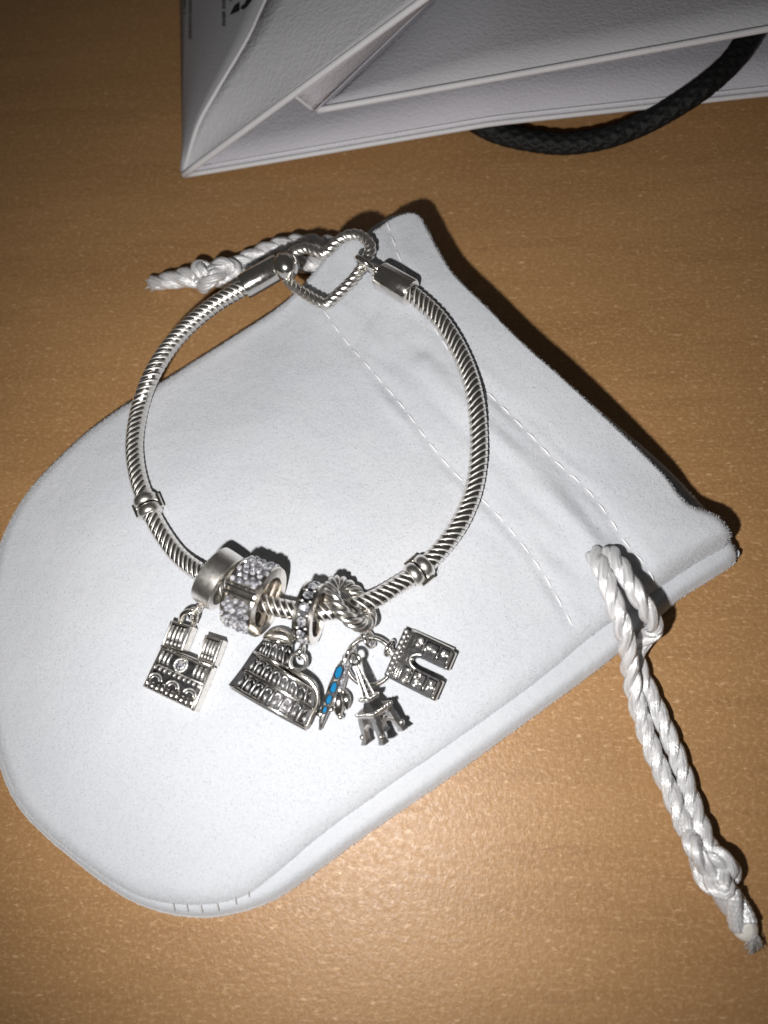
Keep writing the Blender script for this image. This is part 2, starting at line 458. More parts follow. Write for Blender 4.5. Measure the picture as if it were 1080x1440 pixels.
S1A, S2A = np2(S1W)[::4], np2(S2W)[::4]
RIDGE = np2(spline([at(x, y, 0.0066) for x, y in [(600, 520), (680, 610), (745, 672), (800, 735), (850, 788)]], 30))
OPN = np2([at(x, y, 0.0092) for x, y in OPEN])
SIDE = np2([at(x, y, 0.004) for x, y in [(1029, 764), (838, 882), (620, 1038), (400, 1198), (330, 1264), (235, 1270)]])
FOOT = np2([at(x, y, 0.004) for x, y in [(190, 1264), (100, 1207), (26, 1138), (-14, 1033), (-20, 860), (35, 690), (125, 600), (235, 527), (400, 425)]])
UAs = UA[::4]
ZB = 0.0032
def sm(x): x = np.clip(x, 0, 1); return x * x * (3 - 2 * x)
def prof(x): x = np.clip(x, 0, 1); return np.sqrt(np.clip(1 - (1 - x) ** 2, 0, 1))
def pz(X, detail=True):
    X = np.asarray(X, float).reshape(-1, 2)
    d = pdist(X, UAs) ; d = np.where(inside(X, UAs), d, 0)
    ds = pdist(X, SIDE, False)
    do = pdist(X, OPN, False)
    R = 0.0022 + 0.0012 * np.exp(-(ds / 0.008) ** 2) - 0.0011 * np.exp(-(do / 0.006) ** 2)
    z = ZB - 0.0004 + 0.0021 * prof(d / R) + 0.0016 * sm(d / 0.020)
    dc = np.sqrt(((X - np2([at(1029, 749, .006)])) ** 2).sum(1))
    z += (0.45 + 0.55 * sm(dc / 0.035)) * 0.0054 * np.exp(-(do / 0.014) ** 2) * prof(d / R)
    if detail:
        d1 = pdist(X, S1A, False); d2 = pdist(X, S2A, False); dr = pdist(X, RIDGE, False)
        edge = sm(d / 0.004)
        z -= edge * (0.00025 * np.exp(-(d1 / 0.0008) ** 2) + 0.00028 * np.exp(-(d2 / 0.0008) ** 2))
        ch = np.exp(-((d1 + d2 - 0.0125) / 0.0035) ** 2)
        z += edge * 0.0007 * np.exp(-(dr / 0.0018) ** 2)
        nz = np.array([(noise.noise((x * 130, y * 130, 1.3)), noise.noise((x * 38, y * 38, 5.1)), noise.noise(((x + y) * 300, (x - y) * 90, 9.0))) for x, y in X])
        z += edge * (nz[:, 0] * 0.00020 + nz[:, 1] * 0.00050 + nz[:, 2] * 0.00040 * ch)
    return z
def pzs(p): return float(pz(np.array([[p.x, p.y]]))[0])

pc = at(500, 1010, 0)
pouch = thing('jewellery_pouch', (pc.x, pc.y, 0), 'white soft fabric drawstring pouch lying flat under the silver bracelet', 'pouch')
def polar(name, B, zf, radii, under):
    c = B.mean(0); k = len(radii); n = len(B)
    X = np.concatenate([c + (B - c) * r for r in radii])
    Z = zf(X)
    vs_ = [Vector((x, y, z)) for (x, y), z in zip(X, Z)]; fs = []
    for i in range(k - 1):
        for j in range(n):
            j2 = (j + 1) % n
            fs.append((i * n + j, i * n + j2, (i + 1) * n + j2, (i + 1) * n + j))
    ar = sum(B[i - 1][0] * B[i][1] - B[i][0] * B[i - 1][1] for i in range(n))
    fs.append(tuple(range(n))[::-1] if under is None else tuple(range(n))[::-1])
    base = (k - 1) * n
    low = len(vs_)
    for j in range(n): p = vs_[base + j]; vs_.append(Vector((p.x, p.y, under)))
    for j in range(n): j2 = (j + 1) % n; fs.append((base + j, base + j2, low + j2, low + j))
    fs.append(tuple(low + j for j in range(n)))
    if ar < 0: pass
    mb = MB(); mb.add(vs_, fs); return mb
rad_u = [0.02] + [1 - (1 - t) ** 1.7 for t in np.linspace(0.04, 1, 150)]
mu = polar('front_panel', UA, pz, rad_u, ZB - 0.0012)
def recalc(o):
    import bmesh
    bm = bmesh.new(); bm.from_mesh(o.data); bmesh.ops.recalc_face_normals(bm, faces=bm.faces); bm.to_mesh(o.data); bm.free()
fp = build(mu, 'front_panel', 'fabric', pouch, smooth=True); recalc(fp)
def lz(X):
    d = pdist(X, LA[::4])
    nz = np.array([noise.noise((x * 160, y * 160, 3.3)) for x, y in X])
    return 0.0003 + 0.0032 * prof(d / 0.0018) + nz * 0.00018 * sm(d / 0.001)
ml = polar('back_panel', LA, lz, [0.5, 0.7, 0.8] + [1 - (1 - t) ** 2 for t in np.linspace(0.6, 1, 34)], 0.0001)
bp = build(ml, 'back_panel', 'fabric', pouch, smooth=True); recalc(bp)
# short nap standing on the suede
def nap(o, n, seed, name='nap'):
    me = o.data; rg = np.random.default_rng(seed)
    co = np.empty(len(me.vertices) * 3); me.vertices.foreach_get('co', co); co = co.reshape(-1, 3)
    nm = np.empty(len(me.vertices) * 3); me.vertex_normals.foreach_get('vector', nm); nm = nm.reshape(-1, 3)
    fa = np.array([p.vertices[:] for p in me.polygons if len(p.vertices) == 4])
    A, B, C_, D = (co[fa[:, k]] for k in range(4))
    ar = np.linalg.norm(np.cross(C_ - A, D - B), axis=1) * (nm[fa[:, 0]][:, 2] > -0.1)
    pick = rg.choice(len(fa), n, p=ar / ar.sum()); u, v_ = rg.random((2, n, 1))
    P = (A[pick] * (1 - u) + B[pick] * u) * (1 - v_) + (D[pick] * (1 - u) + C_[pick] * u) * v_
    nn = nm[fa[pick, 0]]
    ln = rg.uniform(.00012, .00030, (n, 1)); lean = rg.normal(0, .75, (n, 3)); tip = nn + lean; tip /= np.linalg.norm(tip, axis=1, keepdims=True)
    sd = np.cross(tip, rg.normal(0, 1, (n, 3))); sd /= np.linalg.norm(sd, axis=1, keepdims=True)
    V = np.stack([P - sd * .00004, P + sd * .00004, P + tip * ln], 1).reshape(-1, 3)
    m2 = bpy.data.meshes.new(name); m2.vertices.add(3 * n); m2.vertices.foreach_set('co', V.ravel())
    m2.loops.add(3 * n); m2.loops.foreach_set('vertex_index', np.arange(3 * n)); m2.polygons.add(n)
    m2.polygons.foreach_set('loop_start', np.arange(0, 3 * n, 3)); m2.update(); m2.validate()
    m2.materials.append(M['fabric']); q = bpy.data.objects.new(name, m2); col.objects.link(q); q.parent = o; q['kind'] = 'stuff'
nap(fp, 150000, 3); nap(bp, 30000, 4)
def stitch(P, name, step=0.0021, gap=0.0006, r=0.00013, lift=0.0000):
    mb = MB(); L = plen(P); n = int(L / (step + gap)); Q = resample(P, n * 8 + 1)
    xy = np.array([(p.x, p.y) for p in Q]); zz = pz(xy)
    for i in range(n):
        seg = []
        for j in range(7):
            p = Q[i * 8 + j]; arch = math.sin(PI * j / 6)
            seg.append(Vector((p.x + rnd.uniform(-1, 1) * 0.00004, p.y, zz[i * 8 + j] - 0.00005 + 0.00024 * arch + lift)))
        tube(mb, seg, lambda t: r * (0.35 + 0.65 * math.sin(PI * min(max(t, 0.05), 0.95))), 6)
    return build(mb, name, 'thread', pouch, smooth=True, kind='stuff')
stitch(S1W, 'stitching'); stitch(S2W, 'stitching')
# small pinch stitches round the curved foot of the pouch, seam shade put into their grey
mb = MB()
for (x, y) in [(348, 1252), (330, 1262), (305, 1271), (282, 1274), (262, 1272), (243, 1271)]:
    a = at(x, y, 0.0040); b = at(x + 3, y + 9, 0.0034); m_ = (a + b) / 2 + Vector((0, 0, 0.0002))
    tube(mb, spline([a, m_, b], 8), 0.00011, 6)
build(mb, 'seam_stitches', 'seam_shade_thread', pouch, smooth=True, kind='stuff')

# ------------------------------------------------------------------ drawstring cords
def rope(P, parent, R=0.00150, plies=3, pitch=0.0088, phase=0.0, rfun=None, prad=0.60, name='ply'):
    L = plen(P); n = max(24, int(L / 0.00035)); Q = resample(P, n); F = frames(Q)
    for k in range(plies):
        C = []
        s = 0
        for i in range(n):
            if i: s += (Q[i] - Q[i - 1]).length
            rr = R * (rfun(i / (n - 1)) if rfun else 1)
            th = phase + 2 * PI * k / plies - 2 * PI * s / pitch
            t, a, b = F[i]
            wob = 1 + 0.06 * noise.noise((s * 400, k * 7.7, phase))
            C.append(Q[i] + (a * math.cos(th) + b * math.sin(th)) * rr * 0.52 * wob)
        mb = MB()
        tube(mb, C, lambda t: R * prad * (rfun(t) if rfun else 1) * (1 + 0.05 * math.sin(t * 91 + k)), 44, lobes=11, pitch=0.008, depth=0.16, sharp=0.8)
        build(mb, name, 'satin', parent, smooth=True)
def cord_thing(name, p):
    o = bpy.data.objects.new(name, None); col.objects.link(o); o.parent = pouch
    o.location = Vector(p) - wloc(pouch); o.empty_display_size = 0.002; return o
zc = 0.00165
# right-hand cord: leaves the casing, doubles back over the edge, both strands run to the knot
dr = cord_thing('drawstring', at(960, 1100, 0))
A1 = [(836, 778, .0072), (846, 800, .0092), (862, 842, .0096), (878, 890, .0080), (884, 925, .0050), (890, 965, .0026), (902, 1010, zc), (920, 1062, zc), (942, 1112, zc), (962, 1160, .0022), (985, 1205, .0030)]
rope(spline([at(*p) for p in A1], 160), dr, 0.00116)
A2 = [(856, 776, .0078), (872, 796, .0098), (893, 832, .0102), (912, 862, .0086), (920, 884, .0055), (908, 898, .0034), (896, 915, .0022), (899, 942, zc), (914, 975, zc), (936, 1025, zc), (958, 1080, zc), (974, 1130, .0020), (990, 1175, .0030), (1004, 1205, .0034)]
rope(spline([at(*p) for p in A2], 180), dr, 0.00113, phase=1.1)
def knot(cpx, dpx, zc0, a_, b_, c_, parent, R, pitch=0.0085):
    c = at(*cpx, zc0); X = (at(*dpx, zc0) - c).normalized(); Y = Vector((0, 0, 1)).cross(X); P = []
    for i in range(121):
        t = 2 * PI * i / 120
        P.append(c + X * (a_ * (math.cos(t) - 2 * math.cos(2 * t)) / 3) + Y * (b_ * (math.sin(t) + 2 * math.sin(2 * t)) / 3) + Vector((0, 0, c_ * math.sin(3 * t))))
    rope(P, parent, R, pitch=pitch, name='knot_strand')
knot((1000, 1216), (1035, 1262), .0030, .0036, .0017, .0011, dr, .00112)
Tl = spline([at(*p) for p in [(1020, 1250, .0024), (1032, 1275, .0019), (1045, 1300, .0017)]], 30)
rope(Tl, dr, 0.00165, pitch=0.014, phase=2.2, name='tail_strand')
mb = MB(); tube(mb, spline([at(1044, 1298, .0017), at(1050, 1308, .0016), at(1057, 1319, .0013)], 14), lambda t: 0.0016 * (1 - 0.5 * t ** 2.5), 14, flat=0.8)
build(mb, 'melted_tip', 'tip', dr, smooth=True)
# left-hand cord: comes from under the pouch corner
dl = cord_thing('drawstring', at(360, 380, 0))
B1 = [(500, 352, .0030), (460, 344, .0030), (420, 342, .0026), (385, 349, .0022), (352, 363, zc), (325, 376, .0020), (305, 384, .0026)]
rope(spline([at(*p) for p in B1], 120), dl, 0.00138, pitch=0.0084)
B2 = [(490, 372, .0020), (450, 372, .0018), (410, 372, .0016), (370, 381, zc), (335, 391, .0018), (312, 392, .0022)]
rope(spline([at(*p) for p in B2], 120), dl, 0.00132, pitch=0.0084, phase=0.8)
knot((302, 386), (260, 393), .0030, .0034, .0019, .0012, dl, .00112)
T2 = spline([at(*p) for p in [(280, 390, .0022), (255, 391, .0018), (232, 396, .0015), (214, 397, .0008)]], 40)
rope(T2, dl, 0.0016, pitch=0.010, phase=2.2, rfun=lambda t: 1.0 - 0.35 * t ** 2, name='tail_strand')
def fray(px, py, dx, dy, n, L, parent, z=.0010):
    mb = MB()
    for i in range(n):
        p0 = at(px + rnd.uniform(-3, 6), py + rnd.uniform(-6, 6), z + rnd.uniform(-.0006, .0009)); a = rnd.uniform(-.45, .45); l = L * rnd.uniform(.4, 1)
        d = (at(px + dx, py + dy, z) - at(px, py, z)).normalized(); d = Matrix.Rotation(a, 3, 'Z') @ d
        p1 = p0 + d * l * .6 + Vector((0, 0, rnd.uniform(-.0002, .0004))); p2 = p0 + Matrix.Rotation(rnd.uniform(-.3, .3), 3, 'Z') @ d * l
        p2.z = max(.0002, p2.z - .0004); tube(mb, spline([p0, p1, p2], 8), .00007, 5)
    build(mb, 'frayed_fibres', 'satin', parent, smooth=True, kind='stuff')
fray(222, 396, -20, 3, 60, .0022, dl); fray(1052, 1308, 6, 14, 60, .0026, dr, .0014)

# ------------------------------------------------------------------ the bracelet
CR = 0.00130
CPX = [(372, 388, 9), (342, 405, 9), (303, 428, 9), (266, 458, 9), (236, 491, 9), (212, 530, 9), (197, 572, 0), (189, 620, 0), (192, 662, 0), (204, 702, 0), (225, 746, 0), (256, 786, 0), (300, 816, 1), (350, 842, 1), (400, 856, 1), (450, 861, 1), (510, 849, 1), (558, 824, .5), (601, 792, 0), (641, 744, 0), (665, 690, 0), (673, 630, 0), (668, 562, 0), (650, 503, 0), (618, 450, 0), (575, 410, 0), (545, 388, 0)]
def on_pouch(px, py, lift):
    z = 0.007
    for _ in range(3):
        p = at(px, py, z); z = pzs(p) + lift
    return at(px, py, z)
cp = []
for i, (x, y, k) in enumerate(CPX):
    if k == 9: cp.append(at(x, y, 0.0090 - 0.0002 * i))
    else: cp.append(on_pouch(x, y, CR + 0.00005 + 0.0012 * k))
CH_P = spline(cp, 900)
brac = thing('charm_bracelet', (at(430, 620).x, at(430, 620).y, 0.006), 'silver snake chain bracelet with heart shaped clasp lying on the pouch', 'bracelet')
CL = plen(CH_P)
core = build(tube(MB(), CH_P[2:-2], CR * 0.90, 14), 'snake_chain', 'ox', brac, smooth=True)
LP = 0.00092; LSH = 0.74
lm = MB(); pr = [(-0.50, .86), (-0.44, .965), (-0.36, 1.0), (-0.24, 1.005), (-0.14, .975), (0.36, .955), (0.48, .87)]; nseg = 28; vs_ = []
for i in range(nseg):
    th = 2 * PI * i / nseg
    for x, r in pr:
        y_, z_ = r * CR * math.cos(th), r * CR * math.sin(th)
        vs_.append((x * LP + LSH * y_, y_, z_))
kk = len(pr)
lm.add(vs_, [(i * kk + j, i * kk + j + 1, ((i + 1) % nseg) * kk + j + 1, ((i + 1) % nseg) * kk + j) for i in range(nseg) for j in range(kk - 1)])
LINK = lm.mesh('link', smooth=True, sharp_angle=24); LINK.materials.append(M['silver']); LINK.materials.append(M['edge'])
for i_, p_ in enumerate(LINK.polygons): p_.material_index = 1 if i_ % (kk - 1) in (1, 2, 3) else 0
nl = int(CL / LP); CQ = resample(CH_P, nl); CF = frames(CQ)
for i in range(2, nl - 2):
    t, s, u = CF[i]
    m3 = Matrix((t, s, u)).transposed().to_4x4()
    inst(LINK, 'link', core, Matrix.Translation(CQ[i]) @ m3)
def cyl_cap(P0, P1, r, name):
    ax = (P1 - P0); L = ax.length
    pr = [(0, r * .55), (0, r * .94), (L * .04, r), (L * .96, r), (L, r * .94), (L, r * .55)]
    return build(lathe(MB(), P0, ax, pr, 40), name, 'silver', brac, smooth=True, sharp_angle=40)
cyl_cap(at(394, 374, .0092), at(342, 404, .0088), 0.00195, 'end_cap')
c1_ = on_pouch(535, 387, .0022); c2_ = on_pouch(578, 412, .0021)
cyl_cap(c1_, c2_, 0.00205, 'end_cap')
# heart clasp
HPX = [(402, 377, .0084), (409, 358, .0086), (430, 349, .0090), (449, 356, .0089), (461, 354, .0088), (472, 342, .0090), (490, 331, .0092), (508, 332, .0094), (521, 348, .0093), (513, 369, .0091), (495, 395, .0089), (473, 417, .0087), (460, 427, .0086), (447, 424, .0086), (427, 412, .0085), (407, 397, .0084)]
HP = spline([at(x, y, z + .0004 + .0024 * (x - 400) / 120) for x, y, z in HPX], 420, True)
mb = MB(); tube(mb, HP, 0.00088, 30, True, lobes=4, pitch=0.0040, depth=0.26, sharp=0.6)
hc = build(mb, 'heart_clasp', 'soft', brac, smooth=True)
mb = MB(); tube(mb, HP[::2], 0.00067, 12, True); build(mb, 'oxidised_groove', 'ox', hc, smooth=True)
build(ball(MB(), at(402, 375, .0100), 0.00205, 32, 20), 'clasp_ball', 'silver', brac, smooth=True)
mb = MB(); torus(mb, at(402, 375, .0098), (at(394, 380, .009) - at(410, 370, .009)), 0.0019, 0.00034, 40, 10)
build(mb, 'ball_collar', 'silver_warm', brac, smooth=True)
rc = at(514, 372, .0124)
mb = MB(); torus(mb, rc, (at(500, 392, .009) - at(530, 352, .0105)), 0.00155, 0.00050, 40, 12); build(mb, 'eyelet', 'silver', brac, smooth=True)
mb = MB(); torus(mb, at(527, 381, .0118), (at(540, 360, .0115) - at(527, 381, .0075)).cross(at(560, 400, 0) - at(527, 381, 0)), 0.0009, 0.00034, 30, 10); build(mb, 'eyelet', 'silver', brac, smooth=True)

def chain_at(px, py):
    """closest chain sample to a photo pixel"""
    q = at(px, py, 0.008); i = min(range(len(CH_P)), key=lambda k: (CH_P[k].xy - q.xy).length)
    t = (CH_P[min(i + 3, len(CH_P) - 1)] - CH_P[max(i - 3, 0)]).normalized()
    return CH_P[i].copy(), t
# two clip spacers
for (x, y), lab in (((213, 708), 'small double ringed silver spacer on the chain between plain ring bead and ball-ended clasp cap'),
                    ((589, 802), 'small double ringed silver spacer on the chain beside the rope twisted ring')):
    c, t = chain_at(x, y)
    sp = thing('spacer_bead', c - Vector((0, 0, CR)), lab, 'bead')
    for k, dx in enumerate((-0.00085, 0.00085)):
        pr = [(-.0008, .00130), (-.0007, .00152), (-.0004, .00170), (0, .00175), (.0004, .00170), (.0007, .00152), (.0008, .00130)]
        build(lathe(MB(), c + t * dx, t, pr, 40), 'ring_band', 'soft', sp, smooth=True)
    build(lathe(MB(), c, t, [(-.0003, .00132), (-.0002, .00148), (.0002, .00148), (.0003, .00132)], 30), 'groove', 'ox', sp, smooth=True)
    for sgn in (-1, 1):
        s_ = t.cross(Vector((0, 0, 1))).normalized()
        build(lathe(MB(), c + s_ * sgn * 0.0017, t, [(-.0011, .0001), (-.0010, .00042), (.0010, .00042), (.0011, .0001)], 14), 'hinge', 'silver_warm', sp, smooth=True, sharp_angle=40)

# plain bail bead that carries the cathedral
c, t = chain_at(311, 818)
ax1 = (at(338, 836, 0) - at(284, 800, 0)).normalized(); ax1 = (ax1 + Vector((0, 0, -0.06))).normalized()
bc = at(308, 814, pzs(c) + 0.0040)
beadA = thing('bail_bead', (bc.x, bc.y, pzs(bc)), 'plain polished silver ring bead holding the cathedral charm', 'bead')
h_, ro, ri = .0015, .0041, .0031
pr = [(-h_, ri), (-h_, ro - .0002), (-h_ * .9, ro - .00005), (-h_ * .4, ro), (h_ * .4, ro), (h_ * .9, ro - .00005), (h_, ro - .0002), (h_, ri)]
build(lathe(MB(), bc, ax1, pr, 64, closed=True), 'band', 'soft', beadA, smooth=True, sharp_angle=40)
eyep = at(279, 857, pzs(bc) + .0022)
mb = MB(); torus(mb, eyep, ax1, 0.0007, .00028, 26, 10); build(mb, 'eyelet', 'silver_warm', beadA, smooth=True)

# pave clip bead
c, t = chain_at(357, 844)
bc = at(357, 839, pzs(c) + 0.0046); ax = (at(380, 849, 0) - at(335, 831, 0)).normalized(); ax = (ax + Vector((0, 0, .08))).normalized()
clip = thing('pave_clip_bead', (bc.x, bc.y, pzs(bc)), 'wide silver clip bead covered in clear pave stones', 'bead')
h_, ro, ri = .0022, .0047, .0034
pr = [(-h_, ri), (-h_, ro), (-h_ * .86, ro + .00012), (-h_ * .82, ro - .0002), (h_ * .82, ro - .0002), (h_ * .86, ro + .00012), (h_, ro), (h_, ri)]
build(lathe(MB(), bc, ax, pr, 72, closed=True), 'band', 'silver_warm', clip, smooth=True, sharp_angle=30)
aa = ax.cross(Vector((0, 0, 1))).normalized(); bb = aa.cross(ax)
def cyl_p(th, x, r, c=bc, a=aa, b=bb, x_=ax): return c + x_ * x + (a * math.cos(th) + b * math.sin(th)) * r
# aa points to the lower side of the picture or upper: bb is up
for sect, nm in (((0.12, 1.22), 'pave_panel'), ((1.66, 2.95), 'pave_panel')):
    base = lathe(MB(), bc, ax, [(-h_ * .8, ro - .0001), (-h_ * .8, ro + .00006), (h_ * .8, ro + .00006), (h_ * .8, ro - .0001)], 20, a0=sect[0], a1=sect[1], closed=True)
    pn = build(base, nm, 'antique', clip, smooth=True, sharp_angle=40)
    items = []
    nrow = 8
    for i in range(nrow):
        th = sect[0] + (sect[1] - sect[0]) * (i + .5) / nrow
        for j in range(4):
            x = (-.75 + .5 * j + (0.12 if i % 2 else -0.12) + rnd.uniform(-.08, .08)) * h_ * .86; th += rnd.uniform(-.02, .02)
            nrm = (aa * math.cos(th) + bb * math.sin(th)); r_ = .00045 * rnd.uniform(.7, 1.1)
            tilt = Vector((rnd.uniform(-.6, .6), rnd.uniform(-.6, .6), rnd.uniform(-.2, .5)))
            items.append(orient(cyl_p(th, x, ro + .00012), nrm + tilt, r_, rnd.uniform(0, 3)))
    stones_joined('pave_stones', pn, items)
for th in (1.36, 1.53):
    mb = MB()
    tube(mb, [cyl_p(th, -h_, ro + .0001), cyl_p(th, h_, ro + .0001)], .00024, 10); build(mb, 'hinge_bar', 'silver', clip, smooth=True, sharp_angle=50)

# single row pave ring
c, t = chain_at(436, 862)
bc = at(437, 862, pzs(c) + 0.0040); ax = (at(450, 864.5, 0) - at(424, 859, 0)).normalized(); ax = (ax + Vector((0, 0, .05))).normalized()
pr_ = thing('stone_ring_bail', (bc.x, bc.y, pzs(bc)), 'narrow silver ring set with one row of clear stones above the amphitheatre charm', 'bead')
h_, ro, ri = .00118, .0038, .0029
pr = [(-h_, ri), (-h_, ro + .0002), (-h_ * .72, ro + .0002), (-h_ * .68, ro - .0003), (h_ * .68, ro - .0003), (h_ * .72, ro + .0002), (h_, ro + .0002), (h_, ri)]
build(lathe(MB(), bc, ax, pr, 64, closed=True), 'band', 'silver_warm', pr_, smooth=True, sharp_angle=30)
aa = ax.cross(Vector((0, 0, 1))).normalized(); bb = aa.cross(ax)
build(lathe(MB(), bc, ax, [(-h_ * .66, ro - .00025), (h_ * .66, ro - .00025)], 64), 'stone_channel', 'ox', pr_, smooth=True)
for i in range(13):
    th = 2 * PI * i / 13 + .1; nrm = aa * math.cos(th) + bb * math.sin(th)
    inst(GEM, 'stone', pr_, orient(bc + nrm * (ro - .0001), nrm + Vector((rnd.uniform(-.35, .35), rnd.uniform(-.35, .35), 0)), .00072, rnd.uniform(0, 3)))
    for sx in (-1, 1):
        q = th + PI / 13; n2 = aa * math.cos(q) + bb * math.sin(q)
        inst(NUB, 'prong', pr_, orient(bc + n2 * (ro - .0001) + ax * sx * h_ * .45, n2, .00030, 0))
lkc = at(424, 916, pzs(bc) + .0024)
mb = MB(); torus(mb, lkc, ax, .00085, .00028, 26, 10); build(mb, 'eyelet', 'silver', pr_, smooth=True)

# rope twisted ring
c, t = chain_at(487, 854)
bc = at(493, 849, pzs(c) + .0042)
ax = (at(506, 843, 0) - at(478, 862, 0)).normalized(); ax = (ax + Vector((0, 0, .52))).normalized()
tw = thing('twisted_ring_bail', (bc.x, bc.y, pzs(bc)), 'rope twisted silver ring on the chain carrying the tower, arch and blue charms', 'bead')
P = ring_pts(bc, ax, .0034, 220); mb = MB()
tube(mb, P, .00098, 36, True, fr=ring_frames(P, bc), lobes=4, pitch=2 * PI * .0034 / 4.0, depth=.48, sharp=.7)
twb = build(mb, 'twisted_band', 'soft', tw, smooth=True)
P = ring_pts(bc, ax, .0034, 80); mb = MB(); tube(mb, P, .00070, 14, True, fr=ring_frames(P, bc)); build(mb, 'oxidised_groove', 'ox', twb, smooth=True)
for i, (x, y) in enumerate([(508, 888), (515, 892), (519, 899)]):
    mb = MB(); torus(mb, at(x, y, pzs(bc) + .0022 - .0003 * i), (at(x + 10, y - 4, 0) - at(x, y, -.0003 * i)), .0011, .00024, 28, 10); build(mb, 'link_ring', 'silver', tw, smooth=True)
big = at(520, 930, pzs(at(520, 930, .007)) + .0012)
mb = MB(); torus(mb, big, Vector((.12, -.22, 1)), .00305, .00034, 60, 12)
bigring = build(mb, 'jump_ring', 'silver', tw, smooth=True)

# ------------------------------------------------------------------ cathedral charm
zc_ = pzs(at(255, 940, .007)); ZT = zc_ + .0024
cath = thing('cathedral_charm', (at(250, 950, zc_).x, at(250, 950, zc_).y, zc_), 'silver two towered cathedral charm hanging from the plain ring bead', 'charm')
body = [(226.7, 908), (299, 937.5), (272.5, 1000), (200, 965)]
build(prism(MB(), [at(*p, ZT) for p in body], .0022, .00012), 'facade', 'silver_warm', cath)
def tower(pts, nm='tower'):
    o = build(prism(MB(), [at(*p, ZT + .00012) for p in pts], .0021, .00010), nm, 'silver_warm', cath)
    q = Quad(*pts, ZT + .00012)
    box1(q, 'recess', 'ox', o, .12, .86, .10, .90, 0, .00006)
    for u in (.20, .38, .56, .72): box1(q, 'louvre', 'relief', o, u - .055, u + .065, .16, .72, .00005, .00032)
    for u in (.16, .34, .52, .70): box1(q, 'baluster', 'relief', o, u, u + .12, .76, .90, .00005, .00026)
    box1(q, 'corner_post', 'relief', o, .88, .99, .03, .98, .0, .00022); box1(q, 'corner_post', 'relief', o, .01, .10, .03, .98, .0, .00022)
tower([(240, 872), (271, 881), (257, 915.5), (227, 907)])
tower([(289, 892), (314, 900), (301, 935), (277, 926)])
q = Quad((226.7, 908), (299, 937.5), (272.5, 1000), (200, 965), ZT)
box1(q, 'field', 'ox', cath, .03, .97, .04, .99, -.00002, .00004)
box1(q, 'cornice', 'silver', cath, -.02, 1.02, -.03, .035, -.0002, .00045)
box1(q, 'cornice', 'relief', cath, .02, .98, .40, .44, 0, .00026)
for u0 in (.06, .72):
    for k in range(3): box1(q, 'window_bar', 'relief', cath, u0 + k * .08, u0 + k * .08 + .05, .09, .36, 0, .00034 - .00005 * (k % 2))
for k in range(10): box1(q, 'gallery_statue', 'relief', cath, .04 + k * .094, .04 + k * .094 + .055, .45, .54, 0, .00036)
ctr = q.p(.48, .23, .0002)
rose = MB(); torus(rose, ctr, Vector((0, 0, 1)), .00082, .00019, 26, 8); ro_ = build(rose, 'rose_window', 'relief', cath, smooth=True)
inst(GEM, 'stone', ro_, orient(ctr, Vector((.1, -.1, 1)), .00062, .3))
for a in range(8):
    inst(NUB, 'petal', ro_, orient(ctr + Vector((.00082 * math.cos(a * PI / 4), .00082 * math.sin(a * PI / 4), .00012)), Vector((rnd.uniform(-.4, .4), rnd.uniform(-.4, .4), 1)), .00024, a))
for u in (.17, .50, .83):
    mb = MB(); P = [q.p(u + .115 * math.cos(PI * i / 12), .74 - .13 * math.sin(PI * i / 12), .00022) for i in range(13)]
    tube(mb, P, .00014, 8); build(mb, 'portal_arch', 'relief', cath, smooth=True)
    mb = MB(); P = [q.p(u + .07 * math.cos(PI * i / 12), .75 - .08 * math.sin(PI * i / 12), .00018) for i in range(13)]
    tube(mb, P, .00009, 8); build(mb, 'portal_arch', 'relief', cath, smooth=True)
for k in range(10):
    u = .035 + k * .0945; tall = .73 if k in (0, 3, 6, 9) else .80
    box1(q, 'column', 'silver', cath, u, u + .062, tall, .995, 0, .00046 if tall < .8 else .00034)
box1(q, 'side_frame', 'silver', cath, .955, 1.0, .05, 1.0, 0, .00022)
P = spline([at(254, 874, ZT - .0004), at(257, 864, ZT + .0005), at(266, 860, ZT + .0010), at(275, 866, ZT + .0006), at(272, 878, ZT - .0004)], 30)
mb = MB(); tube(mb, P, .00038, 12); build(mb, 'loop', 'silver_warm', cath, smooth=True)
mb = MB(); torus(mb, at(272, 863, ZT + .0006), (at(280, 870, .0008) - at(262, 862, 0)), .00072, .00026, 26, 10); build(mb, 'jump_ring', 'silver', cath, smooth=True)

# ------------------------------------------------------------------ amphitheatre charm
zc_ = pzs(at(380, 960, .007)); ZT = zc_ + .0034
amp = thing('amphitheatre_charm', (at(385, 965, zc_).x, at(385, 965, zc_).y, zc_), 'dark silver round arched amphitheatre charm with a broken curved outer wall', 'charm')
# curved two-storey wall: quad with a bulge across
def strip(q, name, mat, u0, u1, v0, v1, h, n=14):
    mb = MB(); vs_ = []
    for i in range(n + 1):
        u = u0 + (u1 - u0) * i / n
        vs_ += [q.p(u, v0, -.0010), q.p(u, v0, h), q.p(u, v1, h), q.p(u, v1, -.0010)]
    fs = []
    for i in range(n):
        for j in range(4): fs.append((i * 4 + j, i * 4 + (j + 1) % 4, (i + 1) * 4 + (j + 1) % 4, (i + 1) * 4 + j))
    fs += [(3, 2, 1, 0), (n * 4, n * 4 + 1, n * 4 + 2, n * 4 + 3)]
    mb.add(vs_, fs); o = build(mb, name, mat, amp, smooth=True, sharp_angle=30); recalc(o); return o
q1 = Quad((339, 940), (441, 997), (428, 1023), (321, 963), ZT, .0016)
q2 = Quad((355, 916), (443, 973), (439, 996), (339, 940), ZT, .0016)
q3 = Quad((371, 897), (408, 905), (407, 942), (355, 916), ZT, .0012)
M['antique_dark'] = m_silver('dark_antique_silver', (0.30, 0.295, 0.295), 0.26)
